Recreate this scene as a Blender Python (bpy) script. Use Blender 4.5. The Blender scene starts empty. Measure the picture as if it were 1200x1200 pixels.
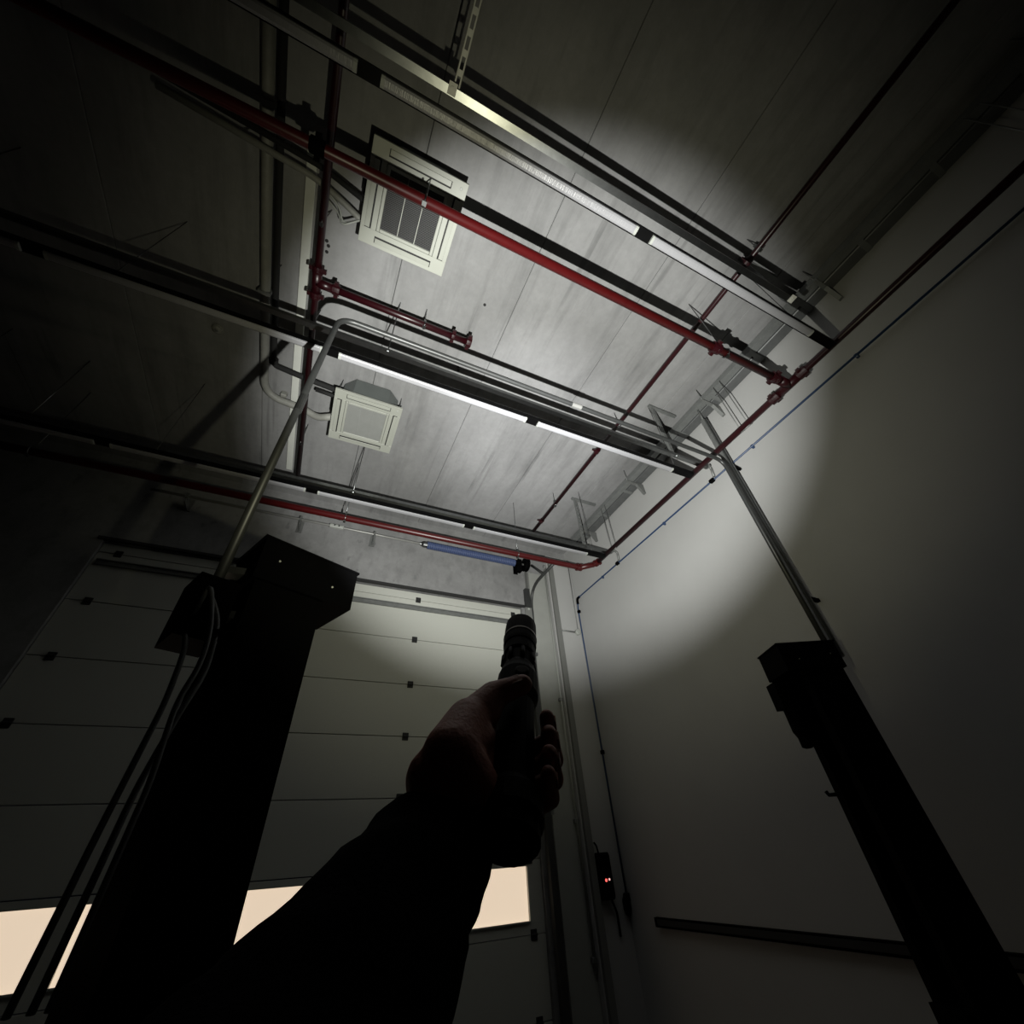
import bpy, bmesh, math, random
from mathutils import Vector, Matrix, noise
random.seed(7)
SC = bpy.context.scene
COL = SC.collection
E0 = 1.65                                   # eye height: every h below is measured from the eye

# ------------------------------------------------------------------ camera, world, light, exposure
Rm = ((0.90644862, -0.41812302, -0.05936358),
      (0.22743776, 0.60176046, -0.76560853),
      (0.35584121, 0.68048328, 0.6405619))
cam = bpy.data.cameras.new('camera'); camo = bpy.data.objects.new('camera', cam); COL.objects.link(camo)
cam.sensor_width = 36.0; cam.sensor_fit = 'HORIZONTAL'; cam.lens = 36.0 * 483.5 / 1200.0; cam.clip_start = 0.01
right, down, fwd = Vector(Rm[0]), Vector(Rm[1]), Vector(Rm[2])
camo.matrix_world = Matrix(((right.x, -down.x, -fwd.x, 0), (right.y, -down.y, -fwd.y, 0), (right.z, -down.z, -fwd.z, E0), (0, 0, 0, 1)))
SC.camera = camo
w = bpy.data.worlds.new('night'); SC.world = w; w.use_nodes = True
w.node_tree.nodes['Background'].inputs[0].default_value = (0.6, 0.7, 1, 1)
w.node_tree.nodes['Background'].inputs[1].default_value = 0.002
SC.view_settings.view_transform = 'Standard'; SC.view_settings.look = 'None'
SC.view_settings.exposure = 0.0; SC.view_settings.gamma = 1.0; SC.view_settings.use_curve_mapping = False

TA = Vector((0.334, 0.488, 0.806)).normalized()         # the way the torch points
BA = Vector((0.334, 0.512, 0.790)).normalized()         # axis of its beam
TH = Vector((0.262, 0.501, 0.254 + E0))                 # front of the torch head
def spot(name, power, size, blend, col, off, rad):
    l = bpy.data.lights.new(name, 'SPOT'); l.energy = power; l.spot_size = math.radians(size); l.spot_blend = blend
    l.color = col; l.shadow_soft_size = rad
    o = bpy.data.objects.new(name, l); COL.objects.link(o); o.location = TH + TA * off
    o.rotation_mode = 'QUATERNION'; o.rotation_quaternion = BA.to_track_quat('-Z', 'Y')
    return o
spot('torch_beam', 1330, 79.5, 0.48, (0.99, 1.0, 0.975), 0.012, 0.012)
spot('torch_hotspot', 1150, 38, 1.0, (0.97, 0.98, 1.0), 0.012, 0.012)
spot('torch_spill', 165, 117, 1.0, (1.0, 0.96, 0.66), 0.012, 0.012)

# ------------------------------------------------------------------ materials
def mat(name, col, rough=0.5, metal=0.0, emit=None, es=0.0, noise_amt=0.0, noise_scale=8.0, bump=0.0, bump_scale=60.0, stretch=(1, 1, 1), spec=0.5):
    m = bpy.data.materials.new(name); m.use_nodes = True
    nt = m.node_tree; b = nt.nodes['Principled BSDF']
    b.inputs['Base Color'].default_value = (*col, 1); b.inputs['Roughness'].default_value = rough; b.inputs['Metallic'].default_value = metal
    b.inputs['Specular IOR Level'].default_value = spec
    if emit: b.inputs['Emission Color'].default_value = (*emit, 1); b.inputs['Emission Strength'].default_value = es
    tc = nt.nodes.new('ShaderNodeTexCoord'); mp = nt.nodes.new('ShaderNodeMapping'); mp.inputs['Scale'].default_value = stretch
    nt.links.new(tc.outputs['Object'], mp.inputs['Vector'])
    if noise_amt:
        n = nt.nodes.new('ShaderNodeTexNoise'); n.inputs['Scale'].default_value = noise_scale; n.inputs['Detail'].default_value = 6; n.inputs['Roughness'].default_value = 0.6
        nt.links.new(mp.outputs[0], n.inputs['Vector'])
        r = nt.nodes.new('ShaderNodeValToRGB'); r.color_ramp.elements[0].position = 0.3; r.color_ramp.elements[1].position = 0.7
        r.color_ramp.elements[0].color = (*[c * (1 - noise_amt) for c in col], 1)
        r.color_ramp.elements[1].color = (*[min(1, c * (1 + noise_amt)) for c in col], 1)
        nt.links.new(n.outputs[0], r.inputs[0]); nt.links.new(r.outputs[0], b.inputs['Base Color'])
    if bump:
        n2 = nt.nodes.new('ShaderNodeTexNoise'); n2.inputs['Scale'].default_value = bump_scale; n2.inputs['Detail'].default_value = 4
        nt.links.new(mp.outputs[0], n2.inputs['Vector'])
        bp = nt.nodes.new('ShaderNodeBump'); bp.inputs['Strength'].default_value = bump; bp.inputs['Distance'].default_value = 0.01
        nt.links.new(n2.outputs[0], bp.inputs['Height']); nt.links.new(bp.outputs[0], b.inputs['Normal'])
    return m

def concrete_mat():
    m = mat('concrete', (0.4, 0.4, 0.39), 0.85, spec=0.25)
    nt = m.node_tree; b = nt.nodes['Principled BSDF']; L = nt.links
    tc = nt.nodes.new('ShaderNodeNewGeometry')
    def nz(scale, sc, det=6, rgh=0.6):
        mp = nt.nodes.new('ShaderNodeMapping'); mp.inputs['Scale'].default_value = sc; L.new(tc.outputs['Position'], mp.inputs['Vector'])
        n = nt.nodes.new('ShaderNodeTexNoise'); n.inputs['Scale'].default_value = scale; n.inputs['Detail'].default_value = det; n.inputs['Roughness'].default_value = rgh
        L.new(mp.outputs[0], n.inputs['Vector']); return n.outputs[0]
    def ramp(x, p0, p1, c0, c1):
        r = nt.nodes.new('ShaderNodeValToRGB'); e = r.color_ramp.elements
        e[0].position = p0; e[1].position = p1; e[0].color = (c0, c0, c0, 1); e[1].color = (c1, c1, c1, 1); L.new(x, r.inputs[0]); return r.outputs[0]
    def mul(a, c):
        x = nt.nodes.new('ShaderNodeMix'); x.data_type = 'RGBA'; x.blend_type = 'MULTIPLY'; x.inputs[0].default_value = 1
        L.new(a, x.inputs[6]); L.new(c, x.inputs[7]); return x.outputs[2]
    cloud = ramp(nz(1.5, (1, .55, 1), 8, .68), 0.32, 0.68, 0.80, 1.10)
    fine = ramp(nz(14, (1, 1, 1), 8, 0.7), 0.3, 0.7, 0.93, 1.05)
    streak = ramp(nz(3.2, (1.6, 0.16, 1), 5, 0.65), 0.33, 0.5, 0.80, 1.0)     # formwork streaks along the planks
    lines = ramp(nz(5.5, (1.5, 0.07, 1), 3, 0.5), 0.30, 0.37, 0.74, 1.0)
    patch = ramp(nz(0.8, (1, 1, 1), 4, .6), .42, .56, 0.0, 1.0)
    mx_ = nt.nodes.new('ShaderNodeMix'); mx_.data_type = 'RGBA'; L.new(patch, mx_.inputs[0]); mx_.inputs[6].default_value = (1, 1, 1, 1); L.new(lines, mx_.inputs[7]); lines = mx_.outputs[2]
    rgb = nt.nodes.new('ShaderNodeRGB'); rgb.outputs[0].default_value = (0.232, 0.232, 0.231, 1)
    L.new(mul(mul(mul(mul(rgb.outputs[0], cloud), fine), streak), lines), b.inputs['Base Color'])
    bp = nt.nodes.new('ShaderNodeBump'); bp.inputs['Strength'].default_value = 0.25; bp.inputs['Distance'].default_value = 0.004
    L.new(nz(30, (1, 1, 1)), bp.inputs['Height']); L.new(bp.outputs[0], b.inputs['Normal'])
    return m
M_CONC = concrete_mat()
M_WALL = mat('white_wall_paint', (0.3681, 0.3681, 0.3621), 0.75, noise_amt=0.03, noise_scale=1.4, bump=0.06, bump_scale=40, spec=0.3)
M_JAMB = mat('grey_jamb', (0.275, 0.2812, 0.2625), 0.7, noise_amt=0.06, noise_scale=4)
M_FLOOR = mat('floor_screed', (0.03, 0.03, 0.031), 0.45, noise_amt=0.15, noise_scale=2.0, bump=0.05)
M_GREYBAR = mat('grey_mesh', (0.04, 0.04, 0.04), 0.6, noise_amt=0.1)
M_STRIP = mat('grey_steel_paint', (0.15, 0.1525, 0.1438), 0.6, noise_amt=0.05)
M_ZINC_HIGHLIT = mat('bright_zinc', (0.6, 0.6, 0.55), 0.45, noise_amt=0.08)  # galvanised steel with its highlight put into a brighter base colour
M_STRUT = mat('strut_zinc', (0.1562, 0.1625, 0.1588), 0.45, 0.3, noise_amt=0.12, noise_scale=10)
M_SHAFT = mat('shaft_steel', (0.25, 0.25, 0.2375), 0.4, 0.3, noise_amt=0.08)
M_TRAY = mat('tray_zinc', (0.1063, 0.11, 0.11), 0.5, 0.35, noise_amt=0.12, noise_scale=10)
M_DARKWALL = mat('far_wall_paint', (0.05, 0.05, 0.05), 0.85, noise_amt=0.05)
M_DOOR = mat('door_skin', (0.44, 0.4468, 0.4056), 0.5, noise_amt=0.015, noise_scale=60, bump=0.03, bump_scale=220)
M_SEAL = mat('rubber_seal', (0.015, 0.015, 0.015), 0.8, noise_amt=0.1)
M_PANE = mat('frosted_pane', (0.8, 0.75, 0.65), 0.5, emit=(1.0, 0.80, 0.60), es=0.74)
M_RED = mat('red_pipe_paint', (0.05312, 0.002337, 0.002762), 0.38, noise_amt=0.08, noise_scale=18)
M_RED_SHADED = mat('maroon_pipe_paint', (0.01705, 0.001085, 0.00248), 0.36, noise_amt=0.08, noise_scale=18)  # same red pipe paint, with the dimmer light put into its colour
M_COND = mat('dark_conduit', (0.04125, 0.04275, 0.042), 0.42, 0.3, noise_amt=0.1, noise_scale=20)
M_GALV = mat('galvanised_steel', (0.2125, 0.2188, 0.2188), 0.30, 1.0, noise_amt=0.12, noise_scale=20)
M_GALVD = mat('dull_galvanised', (0.2, 0.2063, 0.2), 0.55, 0.6, noise_amt=0.12, noise_scale=14)
M_BLACK = mat('black_paint', (0.0015, 0.0015, 0.0017), 0.6, noise_amt=0.1, noise_scale=14, spec=0.02)
M_RAIL = mat('black_rail', (0.0015, 0.0015, 0.0016), 0.5, noise_amt=0.1, noise_scale=20, spec=0.08)
M_DIFF = mat('opal_diffuser', (0.2625, 0.2625, 0.275), 0.3, noise_amt=0.04, noise_scale=180, bump=0.25, bump_scale=160, stretch=(1, .12, 1))
M_ACW = mat('unit_plastic', (0.3019, 0.3105, 0.2731), 0.5, noise_amt=0.02)
M_ACB = mat('unit_casing', (0.125, 0.1375, 0.1325), 0.45, 0.3, noise_amt=0.06)
M_GRILLE = mat('grille_bars', (0.2125, 0.2175, 0.2063), 0.55, noise_amt=0.05)
M_SLOT = mat('dark_slot', (0.008, 0.008, 0.008), 0.7, noise_amt=0.05)
M_WHITE = mat('white_plastic', (0.325, 0.3375, 0.3125), 0.5, noise_amt=0.03)
M_TRUNK = mat('white_trunking', (0.50, 0.51, 0.47), 0.5, noise_amt=0.03)
M_DUCT = mat('grey_wrap', (0.2, 0.2, 0.1812), 0.6, noise_amt=0.12, noise_scale=12, bump=0.3, bump_scale=30)
M_INSUL = mat('black_insulation', (0.005, 0.005, 0.005), 0.85, noise_amt=0.1)
M_CABLE = mat('grey_hose', (0.10, 0.105, 0.105), 0.5, noise_amt=0.05)
M_BLUE = mat('blue_pipe', (0.0125, 0.035, 0.09375), 0.4, noise_amt=0.05)
M_SPRING = mat('blue_spring', (0.0625, 0.0875, 0.1875), 0.5, 0.0, noise_amt=0.1, noise_scale=40)
M_SKIN = mat('skin', (0.3375, 0.1, 0.065), 0.55, noise_amt=0.08, noise_scale=40, bump=0.15, bump_scale=220)
M_NAIL = mat('nail', (0.26, 0.09, 0.062), 0.3, noise_amt=0.03)
M_CLOTH = mat('black_cloth', (0.0015, 0.0015, 0.0017), 0.95, noise_amt=0.15, noise_scale=60, bump=0.3, bump_scale=300, spec=0.02)
M_TORCH = mat('black_anodised', (0.001, 0.001, 0.0011), 0.5, 0.0, noise_amt=0.08, noise_scale=90, spec=0.03)
M_RING = mat('steel_ring', (0.12, 0.11, 0.10), 0.3, 0.9, noise_amt=0.05)
M_LENS = mat('torch_lens', (0.9, 0.9, 0.9), 0.1, emit=(1, 1, 0.97), es=4.0)
M_LED = mat('red_indicator', (0.8, 0.05, 0.05), 0.4, emit=(1.0, 0.12, 0.10), es=1.6)
M_LEDW = mat('pale_indicator', (0.8, 0.6, 0.6), 0.4, emit=(1.0, 0.55, 0.5), es=0.9)

# ------------------------------------------------------------------ helpers
def P(x, y, h): return Vector((x, y, h + E0))
def box(bm, c, s, rot=None, bev=0.0):
    m = Matrix.Translation(Vector(c))
    if rot is not None: m = m @ (rot.to_4x4() if isinstance(rot, Matrix) else Matrix.Rotation(rot, 4, 'Z'))
    r = bmesh.ops.create_cube(bm, size=1.0, matrix=m @ Matrix.Diagonal((*s, 1)))
    if bev:
        es = list({e for v in r['verts'] for e in v.link_edges})
        bmesh.ops.bevel(bm, geom=es, offset=bev, segments=1, affect='EDGES')
    return r
def frame_of(d):
    d = Vector(d).normalized(); up = Vector((0, 0, 1)) if abs(d.z) < 0.95 else Vector((0, 1, 0))
    a = d.cross(up).normalized(); return a, d.cross(a).normalized()
def tube(bm, pts, r, seg=12, cap=True):
    pts = [Vector(p) for p in pts]; rr = r if isinstance(r, (list, tuple)) else [r] * len(pts)
    rings = []; a = None
    for i, p in enumerate(pts):
        if i == 0: d = pts[1] - p
        elif i == len(pts) - 1: d = p - pts[i - 1]
        else: d = (pts[i + 1] - p).normalized() + (p - pts[i - 1]).normalized()
        d.normalize()
        if a is None: a, b = frame_of(d)
        else:
            a = (a - d * a.dot(d)).normalized(); b = d.cross(a)
        k = 1.0
        if 0 < i < len(pts) - 1:
            c = (pts[i + 1] - p).normalized().dot(d); k = 1.0 / max(c, 0.6)
        rings.append([bm.verts.new(p + (a * math.cos(t) + b * math.sin(t)) * rr[i]) for t in [2 * math.pi * j / seg for j in range(seg)]])
    for q0, q1 in zip(rings, rings[1:]):
        for j in range(seg):
            f = bm.faces.new((q0[j], q0[(j + 1) % seg], q1[(j + 1) % seg], q1[j])); f.smooth = True
    if cap:
        bm.faces.new(rings[0][::-1]); bm.faces.new(rings[-1])
def fillet(pts, r, n=6):
    pts = [Vector(p) for p in pts]; out = [pts[0]]
    for i in range(1, len(pts) - 1):
        a = (pts[i - 1] - pts[i]); b = (pts[i + 1] - pts[i]); ra = min(r, a.length * .49, b.length * .49)
        p0 = pts[i] + a.normalized() * ra; p1 = pts[i] + b.normalized() * ra
        for k in range(n + 1):
            t = k / n; out.append(p0 * (1 - t) ** 2 + pts[i] * 2 * t * (1 - t) + p1 * t * t)
    out.append(pts[-1]); return out
def lathe(bm, p0, d, prof, seg=20):
    d = Vector(d).normalized(); pts = [Vector(p0) + d * t for t, _ in prof]
    a, b = frame_of(d); rings = []
    for p, (t, r) in zip(pts, prof):
        rings.append([bm.verts.new(p + (a * math.cos(x) + b * math.sin(x)) * max(r, 1e-4)) for x in [2 * math.pi * j / seg for j in range(seg)]])
    for q0, q1 in zip(rings, rings[1:]):
        for j in range(seg):
            bm.faces.new((q0[j], q0[(j + 1) % seg], q1[(j + 1) % seg], q1[j]))
    bm.faces.new(rings[0][::-1]); bm.faces.new(rings[-1])
def prism(bm, prof, o, ax, ay, az, length):
    """profile (u,v) list in the plane ax/ay at o, extruded along az"""
    A = [bm.verts.new(Vector(o) + ax * u + ay * v) for u, v in prof]
    B = [bm.verts.new(Vector(o) + ax * u + ay * v + az * length) for u, v in prof]
    n = len(prof)
    for i in range(n): bm.faces.new((A[i], A[(i + 1) % n], B[(i + 1) % n], B[i]))
    bm.faces.new(A[::-1]); bm.faces.new(B)
def wpos(o):
    v = Vector(o.location)
    while o.parent: o = o.parent; v += Vector(o.location)
    return v
def obj(name, bm, m, parent=None, smooth=False, base=None):
    """links bm (world coordinates) as ONE mesh object"""
    bmesh.ops.recalc_face_normals(bm, faces=bm.faces)
    if parent is not None: org = wpos(parent)
    elif base is not None: org = Vector(base)
    else: org = Vector((0, 0, 0))
    bmesh.ops.translate(bm, verts=bm.verts, vec=-org)
    me = bpy.data.meshes.new(name); bm.to_mesh(me); bm.free()
    if smooth:
        for p in me.polygons: p.use_smooth = True
    me.materials.append(m)
    o = bpy.data.objects.new(name, me); COL.objects.link(o)
    if parent is not None: o.parent = parent
    else: o.location = org
    return o
def tag(o, label, cat, group=None):
    o['label'] = label; o['category'] = cat
    if group: o['group'] = group
    return o
def thing(name, label, cat, loc=(0, 0, 0), group=None):
    o = bpy.data.objects.new(name, None); o.empty_display_size = 0.1; COL.objects.link(o); o.location = loc
    return tag(o, label, cat, group)
def struct(o): o['kind'] = 'structure'; return o
def NB(): return bmesh.new()
def bx(name, c, s, m, parent=None, rot=None, bev=0.0, base=None):
    b = NB(); box(b, c, s, rot, bev); return obj(name, b, m, parent, base=base)
def tb(name, pts, r, m, parent=None, seg=12, base=None):
    b = NB(); tube(b, pts, r, seg); return obj(name, b, m, parent, base=base)
def copy_tree(o, delta=(0, 0, 0), label=None, parent=None):
    c = o.copy(); COL.objects.link(c)
    if parent is not None: c.parent = parent
    else: c.location = Vector(o.location) + Vector(delta)
    if label: c['label'] = label
    for ch in o.children: copy_tree(ch, parent=c)
    return c
X, Y, Z = Vector((1, 0, 0)), Vector((0, 1, 0)), Vector((0, 0, 1))

# ------------------------------------------------------------------ room
HC, XR, YD = 4.5, 4.0, 5.6
XL, YB = -7.0, -5.0
struct(bx('floor', ((XL + XR) / 2, (YB + YD) / 2, -0.1), (XR - XL + .6, YD - YB + .6, 0.2), M_FLOOR))
ceil = struct(bx('ceiling', ((XL + XR) / 2, (YB + YD) / 2, HC + E0 + 0.18), (XR - XL + .6, YD - YB + .6, 0.2), M_CONC, base=((XL + XR) / 2, (YB + YD) / 2, HC + E0 + .18)))
x = -0.10 - 6 * 1.2
while x < XR:
    x0, x1 = max(x, XL), min(x + 1.2, XR)
    b = NB(); dz = random.uniform(-.0025, .0025)
    box(b, ((x0 + x1) / 2, (YB + YD) / 2, HC + E0 + 0.045 + dz), (x1 - x0 - 0.004, YD - YB, 0.09), bev=0.004)
    obj('concrete_plank', b, M_CONC, ceil); x += 1.2
struct(bx('wall_right', (XR + .1, (YB + YD) / 2, 3.15), (.2, YD - YB + .6, 6.3), M_WALL))
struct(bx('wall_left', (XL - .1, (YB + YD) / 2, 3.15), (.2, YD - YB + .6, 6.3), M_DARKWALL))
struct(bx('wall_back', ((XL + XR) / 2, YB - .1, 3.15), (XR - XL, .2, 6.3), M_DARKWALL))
DL, DR, DT = -2.6, 2.97, 3.2              # door opening: left, right, top (above the eye)
b = NB()
zt = DT + E0; top = HC + E0 + .1
box(b, ((XL + DL) / 2, YD + .12, top / 2), (DL - XL, .24, top))
box(b, ((DR + XR) / 2, YD + .12, top / 2), (XR - DR, .24, top))
box(b, ((DL + DR) / 2, YD + .12, (zt + top) / 2), (DR - DL, .24, top - zt))
struct(obj('wall_front', b, M_CONC))
# pillar in the corner, jamb lining, lintel seal
pl = struct(bx('trim_1', (3.76, YD - .05, (4.3 + E0) / 2), (.50, .10, 4.3 + E0), M_WALL, bev=.004, base=(3.76, YD - .05, 0)))
pp = bx('fixing_plate', (3.86, YD - .106, 4.18 + E0), (.24, .012, .17), M_WHITE, pl)
for q in (-.07, .07):
    b = NB(); lathe(b, (3.86 + q, YD - .112, 4.18 + E0 - q * .5), -Y, [(0, .016), (.012, .016), (.014, .006)], 8); obj('bolt', b, M_GALVD, pl)
struct(bx('trim_2', (3.33, YD - .012, (3.9 + E0) / 2), (.36, .024, 3.9 + E0), M_JAMB, bev=.003))
struct(bx('trim_3', ((DL + DR) / 2, YD - .008, DT + E0 + .012), (DR - DL + .1, .05, .035), M_SEAL))

# ------------------------------------------------------------------ sectional door
door = struct(bpy.data.objects.new('door_1', None)); COL.objects.link(door); door.location = (0.2, YD + .05, 0)
joints = [3.185, 3.06, 2.44, 1.826, 1.21, .585, -.03, -.65, -1.26, -1.645]
for i in range(len(joints) - 1):
    h0, h1 = joints[i + 1] + .004, joints[i] - .004
    if i == 6:          # glazed section: rails, stiles, panes
        panes = [(-2.45, -1.37), (-1.23, -.18), (-.08, 1.20), (1.40, 2.79)]
        f = NB()
        box(f, (.185, YD + .07, E0 + (h1 - .09) / 2 + .0), (5.56, .05, h1 + .09))
        box(f, (.185, YD + .07, E0 + (h0 - .545) / 2), (5.56, .05, -.545 - h0))
        xs = [-2.595] + [v for p in panes for v in p] + [2.965]
        for k in range(0, len(xs), 2): box(f, ((xs[k] + xs[k + 1]) / 2, YD + .07, E0 - .3175), (xs[k + 1] - xs[k], .05, .455))
        fr = obj('window_frame', f, M_DOOR, door)
        for p0, p1 in panes:
            bx('pane', ((p0 + p1) / 2, YD + .085, E0 - .3175), (p1 - p0 + .01, .008, .465), M_PANE, fr)
            bx('glazing_bead', ((p0 + p1) / 2, YD + .036, E0 - .548), (p1 - p0, .02, .014), M_WHITE, fr)
    else:
        o = bx('door_panel', (.185, YD + .07, E0 + (h0 + h1) / 2), (5.56, .05, h1 - h0), M_DOOR, door, bev=.003)
for j in joints[1:-1]:
    for hx in (-2.4, -.95, 1.24, 2.82):
        b = NB(); box(b, (hx, YD + .041, E0 + j), (.075, .012, .085), bev=.004); lathe(b, (hx - .035, YD + .031, E0 + j), X, [(0, .011), (.07, .011)], 8)
        obj('hinge', b, M_SLOT, door)
b = NB(); prism(b, [(0, 0), (.035, 0), (.035, .012), (.012, .012), (.012, .058), (.035, .058), (.035, .07), (0, .07)], (-2.55, YD + .043, E0 + 2.885), -Y, Z, X, 5.45)
obj('stiffening_channel', b, M_GALVD, door)
bx('bottom_seal', (.185, YD + .07, .012), (5.56, .04, .024), M_SEAL, door)

# door track with curve, spring shaft
tr = thing('door_track', 'galvanised vertical door track with curved top at the right jamb', 'door track', (3.08, YD - .06, 0))
b = NB(); prism(b, [(-.04, -.035), (.04, -.035), (.04, -.028), (-.033, -.028), (-.033, .03), (.04, .03), (.04, .037), (-.04, .037)], (3.04, YD - .09, 0), X, Y, Z, 3.5 + E0)
obj('vertical_rail', b, M_COND, tr)
b = NB(); prism(b, [(0, 0), (.1, 0), (.1, .006), (.006, .006), (.006, .09), (0, .09)], (3.08, YD, .2), X, -Y, Z, 3.7 + E0); obj('wall_angle', b, M_STRIP, tr)
b = NB(); tube(b, fillet([P(3.1, 5.49, 2.75), P(3.1, 5.49, 3.51), P(3.1, 4.64, 3.51)], .38, 8), .025, 8); obj('curved_rail', b, M_COND, tr)
b = NB(); tube(b, [P(3.1, 5.0, 3.52), P(3.1, 5.35, 3.9)], .02, 6); obj('brace', b, M_COND, tr)
bx('splice_plate', P(3.02, YD - .14, 3.02), (.12, .02, .22), M_STRIP, tr, bev=.004)
b = NB(); lathe(b, P(3.02, YD - .15, 3.1), -Y, [(0, .02), (.012, .02), (.016, .01)], 8); obj('bolt', b, M_WHITE, tr)
for h in (.4, 1.4, 2.4, 3.1): bx('track_clip', P(3.1, YD - .045, h), (.12, .03, .05), M_GALV, tr)
sp = thing('spring_shaft', 'torsion spring shaft with blue coil spring above the sectional door', 'door spring', P(1.0, 5.4, 3.93))
SH = 3.92
tb('shaft', [P(-2.4, 5.4, SH), P(3.16, 5.4, SH)], .018, M_SHAFT, sp, 10)
b = NB(); n = 62
pts = []
for k in range(n * 8 + 1):
    t = k / (n * 8); a = 2 * math.pi * n * t; pts.append(P(1.24 + (2.80 - 1.24) * t, 5.4 + .054 * math.cos(a), SH + .054 * math.sin(a)))
tube(b, pts, .0122, 5); s_ = obj('coil_spring', b, M_SPRING, sp, smooth=True)
b = NB(); lathe(b, P(1.12, 5.4, SH), X, [(0, .02), (.03, .028), (.06, .05), (.12, .052)], 14); obj('spring_cone', b, M_GALV, sp)
b = NB(); lathe(b, P(2.80, 5.4, SH), X, [(0, .055), (.06, .055), (.06, .03), (.1, .03)], 14); obj('spring_cone', b, M_BLACK, sp)
b = NB(); lathe(b, P(2.97, 5.4, SH), X, [(0, .03), (.0, .115), (.02, .12), (.03, .1), (.05, .1), (.06, .12), (.08, .115), (.08, .03)], 22); obj('cable_drum', b, M_BLACK, sp)
for q in (-2.0, -.62, .42, 2.90):
    b = NB(); box(b, P(q, YD - .009, SH), (.08, .012, .2)); box(b, P(q, YD - .113, SH - .03), (.012, .20, .12)); box(b, P(q, 5.4, SH), (.03, .07, .07))
    if q > 2: box(b, P(q - .02, 5.40, SH - .05), (.08, .10, .24), bev=.01)
    obj('bearing_bracket', b, M_BLACK if q > 2 else M_GALVD, sp)
bx('shaft_coupling', P(-.13, 5.4, SH), (.2, .055, .055), M_WHITE, sp, bev=.01)
for q in (-.16, -.10): b = NB(); lathe(b, P(q, 5.372, SH + .0), -Y, [(0, .012), (.012, .012)], 6); obj('bolt', b, M_GALV, sp)

# ------------------------------------------------------------------ light rails with batten lights, steel channels over them
YL = (0.408, 2.129, 3.906); YG = (.302, 2.10, 4.07); HR = 3.24
row_words = ('nearest overhead', 'middle one of three', 'farthest, by the door wall')
row_short = ('near rail', 'middle rail', 'far rail by the door')
for k, yl in enumerate(YL):
    r = thing('light_rail', 'black suspended light rail running across the room, ' + row_words[k], 'light rail', P(1.0, yl, HR), 'light rails')
    x0 = -6.8
    b = NB(); prism(b, [(-.035, 0), (.035, 0), (.035, .05), (.014, .06), (-.014, .06), (-.035, .05)], P(x0, yl, HR + .004), Y, Z, X, 3.490 - x0)
    obj('rail_body', b, M_RAIL, r)
    for q in range(5):
        xa = -.3766 + 1.8433 * (1 - q); xb = xa + 1.7207
        if xa < -6.9: continue
        nth = ('rightmost', 'second from the right', 'third from the right', 'fourth from the right', 'fifth from the right')[q]
        t = thing('batten_light', 'unlit white batten light, %s on the %s' % (nth, row_short[k]), 'light', P((xa + xb) / 2, yl, HR), 'unlit batten lights on the rails')
        b = NB(); prof = [(-.028, 0), (-.025, -.009), (-.014, -.014), (.014, -.014), (.025, -.009), (.028, 0)]
        prism(b, prof, P(xa + .02, yl, HR), Y, Z, X, xb - xa - .04); obj('diffuser', b, M_DIFF, t)
        for xe, wd in ((xa, .02), (xb - .02, .02)):
            b = NB(); prism(b, [(-.0295, .002), (-.0265, -.011), (-.0145, -.016), (.0145, -.016), (.0265, -.011), (.0295, .002)], P(xe, yl, HR), Y, Z, X, wd); obj('end_cap', b, M_WHITE, t)
    # galvanised closed channel that carries the row
    yg, hg = YG[k], 3.50
    xe = (3.09, 3.84, 3.80)[k]
    c = thing('steel_channel', 'galvanised steel channel beside the %s light rail' % ('near', 'middle', 'far')[k], 'steel channel', P(1.0, yg, hg), 'steel channels beside the light rails')
    b = NB(); prism(b, [(-.010, 0), (.034, 0), (.034, .04), (.03, .04), (.03, .004), (-.006, .004), (-.006, .04), (-.010, .04)], P(-6.8, yg, hg), Y, Z, X, xe + 6.8); obj('channel_body', b, M_GALV, c)
    for hx in (-5.2, -3.0, -.02, 3.34 if k else 3.0):
        b = NB()
        if hx >= 3:
            # slotted post: two webs with rungs, so that the slots are real holes
            for s in (-1, 1): box(b, P(hx + s * .0155, yg + .02, (hg + .04 + HC) / 2), (.010, .004, HC - hg - .04))
            hh = hg + .06
            while hh < HC: box(b, P(hx, yg + .02, hh + .012), (.022, .004, .028)); hh += .075
            for s in (-1, 1): box(b, P(hx + s * .0195, yg + .035, (hg + .04 + HC) / 2), (.003, .03, HC - hg - .04))
            obj('slotted_post', b, M_GALVD if hx > 3 else M_GALV, c)
        else:
            tube(b, [P(hx, yg, hg + .03), P(hx, yg, HC)], .005, 6); obj('threaded_rod', b, M_GALV, c)
        b = NB(); lathe(b, P(hx, yg, hg - .012), Z, [(0, .014), (.012, .014)], 6); box(b, P(hx, yg, hg - .001), (.05, .06, .006)); obj('clamp_bolt', b, M_ZINC_HIGHLIT if k == 0 else M_GALV, c)
    for hx in (-5.4, -3.6, -1.9, 3.3): tb('threaded_rod', [P(hx, yl + .022, HR + .05), P(hx, yl + .022, HC)], .0035, M_COND, r, 6)
    if k == 0:
        # slotted cross strut lying on the channel, running back over the camera
        b = NB()
        for s_ in (-1, 1): box(b, P(.0 + s_ * .0155, -1.35, hg + .043), (.010, 3.36, .004)); box(b, P(s_ * .0195, -1.35, hg + .058), (.003, 3.36, .034))
        yy = .31
        while yy > -3.0: box(b, P(0, yy, hg + .043), (.022, .030, .004)); yy -= .085
        obj('slotted_strut', b, M_ZINC_HIGHLIT, c)
    bx('ceiling_strut', P(3.50 if k else 3.25, yg + .02, HC - .02), (.46, .041, .038), M_GALVD, c)
    if k:
        bx('channel_end', P(xe + .01, yg, hg + .02), (.02, .06, .036), M_GALVD, c, bev=.004)

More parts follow.
